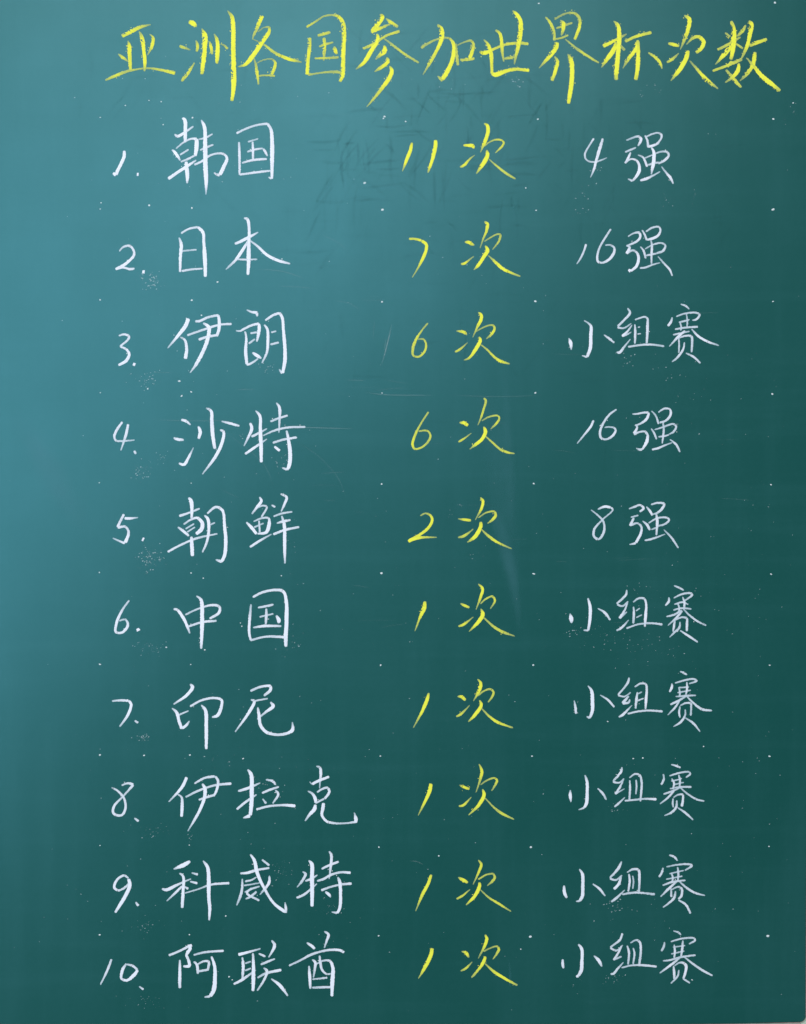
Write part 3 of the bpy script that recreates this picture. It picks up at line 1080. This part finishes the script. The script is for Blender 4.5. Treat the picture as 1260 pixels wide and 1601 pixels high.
418 1170 12 448 1195 24 445 1260 20 430 1345 12
455 1215 14 530 1180 16 590 1185 22 618 1250 32 615 1370 34 608 1525 28
490 1130 16 498 1200 24 515 1270 20 560 1310 16 600 1305 14
420 1360 12 565 1345 18
418 1440 16 500 1438 20 605 1435 18
@ 600 1320 5
L ninth entry
> 1 y
372 236 16 350 300 24 300 400 20 248 522 5
> 次 y
580 258 8 620 278 24 658 300 15
568 428 14 610 405 17 675 352 5
738 122 9 762 155 20 745 210 19 697 315 5
738 275 11 800 238 12 855 232 14 868 260 18 850 288 16 808 324 7
748 296 18 748 330 26 710 405 27 642 475 8
755 355 8 820 415 14 900 465 18 995 525 8
L tenth entry
> 1 y
382 812 20 370 860 28 335 940 26 270 1050 6
> 次 y
608 836 7 645 850 25 665 885 10
600 990 10 640 970 17 692 918 6
792 705 10 805 740 26 785 800 22 738 892 5
778 838 11 830 812 11 885 798 13 900 820 18 880 860 15 852 898 7
795 875 18 780 920 24 735 985 20 685 1042 12
790 930 9 850 985 16 940 1045 22 1045 1102 12
@ 860 1320 4.6667
L ninth entry
> 小 w
102 300 12 105 350 22 122 392 13
212 180 9 235 215 20 238 310 24 235 380 22 215 415 16
218 413 16 188 416 7
310 288 8 360 325 16 402 378 11
> 组 w
522 124 9 505 165 17 475 205 15 435 245 13
435 250 15 480 260 13 525 225 9
518 235 12 500 290 18 465 328 18
465 326 16 515 285 9
445 420 11 480 395 16 545 332 6
575 215 10 580 270 16 570 345 12
560 205 9 605 182 13 645 188 15 652 240 16 648 350 13
602 228 8 608 270 11 602 325 9
525 365 12 620 352 13 765 365 13
> 赛 w
868 78 8 905 92 15 930 120 9
825 170 9 815 205 16 795 240 13
848 165 8 920 150 12 1010 145 13 1035 155 14 982 190 9
870 215 9 975 190 9
845 255 8 965 232 10
885 205 9 895 245 12 890 280 9
930 165 9 935 210 15 932 265 11
820 300 10 890 275 14 988 262 10
930 265 9 870 320 16 805 382 7
940 268 8 1000 320 14 1060 355 14 1130 373 8
882 320 9 885 385 14
885 330 8 935 310 12 960 325 15 958 375 15 935 400 13
915 340 9 905 390 16 870 425 13 822 460 8
935 405 10 990 440 14 1025 505 12
L tenth entry
> 小 w
92 838 14 92 870 18 98 905 12
205 728 9 230 760 20 232 850 22 228 920 22 205 962 16
205 960 15 190 966 7
318 812 7 355 845 20 378 892 10
> 组 w
528 648 13 510 695 17 475 725 14 438 752 12
438 755 14 485 775 12 530 735 7
522 740 12 495 795 15 462 845 14
462 842 13 522 818 12
440 945 10 460 945 15 495 905 13 535 860 6
562 738 10 575 790 16 568 878 12
585 720 8 630 698 12 655 715 14 662 770 15 650 885 14
605 755 8 615 790 13 605 875 11
520 900 10 600 882 12 700 884 14 778 892 14
> 赛 w
898 632 7 935 642 12 955 662 9
835 712 8 830 745 14 812 780 13
880 710 9 960 688 12 1050 685 13 1058 698 14 1012 728 9
895 750 8 985 738 9
882 800 9 980 778 9
905 730 8 910 780 14 905 830 10
968 700 9 965 750 16 955 820 12
822 850 9 870 845 13 960 822 12 1062 808 12
945 830 9 880 880 18 798 940 7
970 815 8 1040 870 14 1110 918 16 1185 958 11
900 885 9 905 940 18 905 985 12
905 885 8 950 862 12 990 880 18 985 940 17 970 980 15
940 915 9 930 960 13 880 1015 9
968 978 12 1020 1012 11
"""

LINE_LABELS = {
 'title': "yellow title line, larger than the rows below",
 'first': "first row, numbered 1, white and yellow chalk", 'second': "second row, numbered 2", 'third': "third row, numbered 3",
 'fourth': "fourth row, numbered 4", 'fifth': "fifth row, numbered 5", 'sixth': "sixth row, numbered 6",
 'seventh': "seventh row, numbered 7", 'eighth': "eighth row, numbered 8", 'ninth': "ninth row, numbered 9",
 'tenth': "tenth and lowest row, numbered 10"}
lines = {}
glyphs = []          # (line key, char, color, strokes in photo px)
cur = None; ox = oy = 0.0; sc = 1.0
for raw in STROKES.strip().splitlines():
    t = raw.split()
    if not t: continue
    if t[0] == 'L': cur = t[1]
    elif t[0] == '@': ox, oy, sc = float(t[1]), float(t[2]), float(t[3])
    elif t[0] == '>': glyphs.append((cur, t[1], t[2], []))
    else:
        v = [float(q) for q in t]
        glyphs[-1][3].append([(ox + v[i]/sc, oy + v[i+1]/sc, v[i+2]/sc) for i in range(0, len(v), 3)])
for gi, (ln, ch, color, st) in enumerate(glyphs):
    if ln not in lines:
        e = empty('title_line' if ln == 'title' else 'written_line', (0, 0, 0), board)
        e['label'] = LINE_LABELS[ln]
        lines[ln] = e
    build_glyph(ch, color, st, lines[ln], gi * 7.3 + 1, .92)

# ---------------- crumbs, guide marks, dust ----------------
def blob(V, F, px, py, r, y0, stretch=1.0, ang=0.0, n=6):
    """small irregular chalk grain, a low faceted mound"""
    b = len(V); ca, sa = math.cos(ang), math.sin(ang)
    for k in range(n):
        a = 2*math.pi*k/n; q = r * random.uniform(.7, 1.25)
        u, w = q*math.cos(a)*stretch, q*math.sin(a)
        V.append((X(px + u*ca - w*sa), y0, Z(py + u*sa + w*ca)))
    V.append((X(px), y0 - r * S * .6, Z(py)))
    for k in range(n): F.append((b + k, b + (k+1) % n, b + n))
for c, m_, nm in (('w', M_CRUMB_W, 'white_chalk_crumbs'), ('y', M_CRUMB_Y, 'yellow_chalk_crumbs')):
    V, F = [], []
    for (x, y, r) in crumbs[c]: blob(V, F, x, y, r, -0.00006, random.uniform(.9, 1.6), random.random()*6, 5)
    o = link(nm, mesh(nm, V, F), board, m_); o['kind'] = 'stuff'

COLS = [(156, 0.0), (302, -.004), (600, -.005), (842, -.009), (1211, -.007)]
ROWS = [5, 186, 328, 471, 615, 757, 897, 1040, 1182, 1324, 1464]
for ci, (cx, sl) in enumerate(COLS):
    for ri, ry in enumerate(ROWS):
        if ri == 0 and ci < 4 and ci != 3: continue
        px = cx + sl * ry + random.uniform(-1, 1); py = ry + (0 if ci > 1 else -2) + random.uniform(-1, 1)
        if ci == 1 and ri in (0,): continue
        V, F = [], []
        blob(V, F, px, py, random.uniform(.9, 1.7) * (.8 if ci < 2 else 1), -0.00006, random.uniform(1.0, 1.7), random.uniform(-.4, .4), 7)
        link('guide_mark', mesh('guide_mark', V, F), board, M_CRUMB_W)

V, F, DA, DP = [], [], [], []
CLUSTERS = [  # px, py, sx, sy, count, max radius
 (238, 440, 12, 9, 70, .75), (222, 428, 3, 2, 2, 1.3), (228, 592, 14, 8, 60, .6), (222, 738, 9, 7, 60, .7), (252, 716, 9, 6, 26, .5),
 (235, 872, 11, 8, 80, .8), (228, 896, 8, 2, 3, 1.1), (232, 1012, 14, 7, 45, .6), (224, 1153, 7, 3, 40, .7), (240, 1300, 12, 6, 26, .6),
 (232, 1448, 14, 8, 30, .6), (232, 1566, 22, 6, 30, .55), (458, 868, 6, 26, 14, .5), (455, 1000, 12, 12, 36, .6),
 (418, 576, 9, 5, 34, .6), (441, 722, 8, 7, 36, .6), (378, 678, 8, 5, 10, .6), (560, 560, 30, 20, 6, .5),
 (805, 125, 9, 4, 18, .8), (1020, 132, 12, 8, 14, .6), (1030, 143, 25, 14, 10, .5), (725, 125, 30, 16, 14, .6), (915, 298, 6, 6, 8, .7), (925, 265, 9, 3, 8, .7),
 (980, 560, 9, 6, 20, .7), (1050, 588, 12, 6, 8, .7), (1075, 615, 20, 8, 10, .6), (1050, 660, 40, 14, 14, .6),
 (895, 985, 8, 10, 16, .7), (930, 990, 14, 12, 18, .6), (1015, 1010, 50, 12, 40, .6), (950, 1000, 40, 12, 24, .6), (1003, 920, 16, 8, 10, .6), (1090, 930, 14, 10, 8, .5),
 (962, 1264, 5, 6, 16, .7), (962, 1420, 8, 8, 26, .8), (955, 1530, 10, 5, 24, .6), (1030, 1440, 60, 20, 14, .6), (895, 1545, 20, 8, 10, .5),
 (1245, 175, 12, 12, 14, .7), (1110, 210, 14, 6, 8, .6), (1085, 305, 3, 6, 6, .8), (1045, 315, 8, 6, 10, .6), (912, 305, 12, 14, 10, .6), (905, 333, 10, 4, 6, .7),
 (720, 395, 60, 30, 12, .5), (345, 1185, 20, 8, 12, .6), (350, 1190, 20, 6, 6, .7), (295, 1310, 3, 6, 8, .7), (410, 1230, 16, 12, 26, .6), (440, 1360, 10, 12, 30, .6),
 (520, 1420, 9, 6, 16, .6), (520, 1470, 30, 16, 14, .6), (1005, 790, 70, 50, 16, .5), (720, 790, 12, 10, 20, .5), (740, 865, 6, 8, 6, .6),
 (640, 1100, 260, 300, 200, .6), (1050, 1100, 130, 300, 170, .6), (630, 800, 360, 460, 320, .5), (300, 1300, 150, 160, 150, .55), (330, 180, 120, 60, 26, .6),
 (1180, 900, 50, 400, 90, .55), (340, 500, 150, 300, 120, .5)]
for (cx, cy, sx, sy, n, mr) in CLUSTERS:
    for _ in range(n if n < 100 else int(n * .55)):
        x, y = random.gauss(cx, sx), random.gauss(cy, sy)
        if not (0 < x < RX - 8 and -60 < y < 1585): continue
        n0 = len(V); st_ = random.random()
        blob(V, F, x, y, mr * (.45 + .55 * st_) * random.uniform(.8, 1.15), -0.00004, random.uniform(1, 2.2), random.uniform(-1, .3), 5)
        DA += [.0] * (len(V) - n0); DP += [.25 + 1.0 * st_ ** 2] * (len(V) - n0)
o = link('chalk_dust', mesh('chalk_dust', V, F, {'across': DA, 'press': DP}), board, M_DUST); o['kind'] = 'stuff'
V, F = [], []
for (x, y, r) in [(570, 286, 1.6), (252, 159, 1.3), (233, 157, .8), (233, 321, 1.4), (158, 317, .9), (255, 195, 1.0), (340, 441, 1.4), (280, 596, 1.7), (284, 619, 1.4),
                  (231, 608, 1.2), (315, 493, 1.0), (601, 182, 1.3), (634, 190, 1.1), (822, 294, 1.0), (380, 1186, 1.1), (225, 1181, 1.2),
                  (1005, 1185, 1.0), (950, 1128, .9), (990, 1186, 1.0), (1100, 1167, 1.0), (353, 1432, 1.0), (358, 1527, 1.3), (363, 1532, 1.0), (318, 904, 1.0),
                  (260, 1012, 1.2), (320, 1016, 1.1), (378, 979, .9), (376, 974, .9), (440, 900, .9), (814, 1484, 1.1), (686, 1338, 1.1), (1082, 1532, 1.0), (196, 165, .9), (1240, 161, 1.0)]:
    blob(V, F, x, y, r, -0.00004, random.uniform(1, 1.5), random.uniform(-.5, .5), 6)
o = link('chalk_flecks', mesh('chalk_flecks', V, F), board, M_CRUMB_W); o['kind'] = 'stuff'

# ---------------- wiped-out writing, rubbed films and painted sheen, scratches ----------------
def film(name, strokes, mat, y0, step=4, label=None):
    V, F, AC, AL, PR = [], [], [], [], []
    for i, (pts, pr) in enumerate(strokes):
        s0 = len(PR)
        ribbon(V, F, AC, AL, PR, pts, y0 - i * 4e-7, 0, 1, i * 2.7, step=step, jit=.8, caps=False)
        n = (len(PR) - s0) // (NA + 1)
        for j in range(n):
            e = min(1, 4 * min(j, n - 1 - j) / max(1, n - 1))
            for k in range(NA + 1): PR[s0 + j*(NA+1) + k] = pr * e
    o = link(name, mesh(name, V, F, {'across': AC, 'along': AL, 'press': PR}), board, mat, label)
    o['kind'] = 'stuff'
    return o
gh = []
rg = random.Random(5)
def ghost_cluster(cx, cy, w, h, n, pr):
    for _ in range(n):
        x, y = cx + rg.uniform(-.5, .5)*w, cy + rg.uniform(-.5, .5)*h
        k = rg.random(); l = rg.uniform(20, 80)
        if k < .36: a = rg.uniform(-.12, .05)
        elif k < .66: a = math.pi/2 + rg.uniform(-.1, .1)
        elif k < .86: a = math.pi*.68 + rg.uniform(-.2, .2)
        else: a = math.pi*.25 + rg.uniform(-.15, .15)
        bend = rg.uniform(-.12, .12) * l
        dx, dy = math.cos(a)*l/2, math.sin(a)*l/2
        gh.append(([(x-dx, y-dy, 3.0), (x - dy/l*bend, y + dx/l*bend, rg.uniform(4.5, 8)), (x+dx, y+dy, 3)], pr * rg.uniform(.25, 1)))
for (cx, cy, w, h, n, pr) in ((560, 215, 110, 110, 26, .9), (670, 180, 130, 80, 26, .9), (790, 165, 120, 90, 22, .8), (560, 300, 120, 120, 24, .7), (720, 300, 200, 110, 34, .9),
                              (860, 220, 120, 140, 26, .7), (520, 380, 180, 100, 22, .5), (740, 400, 200, 100, 20, .4), (930, 330, 120, 120, 14, .4), (700, 100, 320, 100, 26, .5),
                              (640, 520, 460, 140, 26, .5), (960, 180, 100, 80, 14, .5), (330, 260, 380, 300, 26, .35), (250, 120, 360, 160, 20, .4), (1040, 330, 200, 260, 20, .4), (600, 640, 700, 260, 24, .3)):
    ghost_cluster(cx, cy, w, h, n, pr)
film('erased_writing', gh, M_GHOST, -0.00001, 3, "faint wiped-out older writing")
film('smear_and_sheen', [
 ([(12, 640, 30), (60, 700, 60), (110, 790, 60), (150, 840, 20)], .7), ([(40, 680, 30), (85, 750, 60), (108, 800, 20)], .9),
 ([(752, 590, 40), (775, 690, 60), (785, 780, 60), (800, 900, 34), (812, 1000, 14)], .55), ([(765, 780, 20), (788, 850, 30), (806, 930, 18), (812, 990, 8)], .9),
 ([(790, 560, 10), (792, 640, 18), (798, 760, 22), (800, 840, 10)], .5), ([(796, 1500, 3), (797, 1520, 5), (797, 1545, 3)], 1.0),
 ([(560, 140, 90), (700, 110, 130), (860, 100, 130), (1000, 60, 90)], .50), ([(540, 250, 120), (660, 260, 150), (800, 250, 150), (900, 230, 100)], .35),  # broad strokes that paint the greyish sheen across the top of the board
 ([(1060, 20, 40), (1090, 90, 60), (1120, 200, 40)], .30)], M_SMEAR_SHEEN, -0.000035, 6, "pale rubbed chalk film and painted grey sheen")
sc_ = [([(613, 505, .9), (605, 540, 1.3), (596, 572, 1)], 1), ([(609, 522, .8), (601, 556, 1.2)], .9), ([(604, 528, .8), (600, 548, 1.1)], .6), ([(586, 500, .7), (583, 530, .9)], .35),
 ([(568, 613, .8), (600, 617, 1.1), (680, 618, .8)], .7), ([(440, 667, .9), (500, 669, 1.2), (555, 670, .8)], .75), ([(235, 656, .7), (300, 658, 1), (370, 657, .7)], .45),
 ([(700, 618, .7), (780, 620, .9), (852, 618, .7)], .35), ([(368, 609, .7), (400, 609, .9)], .45), ([(540, 594, .7), (572, 595, .9)], .5), ([(240, 582, .7), (272, 583, .9)], .4),
 ([(353, 677, .8), (385, 700, 1), (415, 730, 1), (428, 762, .8)], .3), ([(463, 690, .8), (500, 715, 1), (530, 750, 1), (541, 778, .8)], .3),
 ([(345, 765, .7), (376, 780, .9)], .3), ([(400, 421, .7), (440, 424, 1), (478, 436, .8)], .5), ([(500, 366, .7), (530, 380, .9), (545, 395, .7)], .35),
 ([(520, 470, .7), (545, 474, .8), (566, 486, .7)], .35), ([(640, 1346, .9), (652, 1347, 1), (662, 1352, .8)], .6), ([(500, 740, .7), (540, 738, .8)], .35),
 ([(560, 470, 1), (602, 469, 1), (606, 468, 1)], .2), ([(838, 205, .8), (838, 208, 1)], .3), ([(430, 447, .7), (470, 449, .8), (495, 452, .7)], .35), ([(600, 594, .7), (640, 600, .8)], .25)]
rs = random.Random(9)
for _ in range(26):
    x, y = rs.uniform(420, 1180), rs.uniform(460, 1000); l = rs.uniform(14, 70); a = rs.gauss(0, .10)
    sc_.append(([(x, y, .7), (x + l*.5, y + a*l*.5 + rs.uniform(-1, 1), .9), (x + l, y + a*l, .7)], rs.uniform(.08, .25)))
film('scratches', sc_, M_SCRATCH, -0.00003, 3, "fine pale scratches")
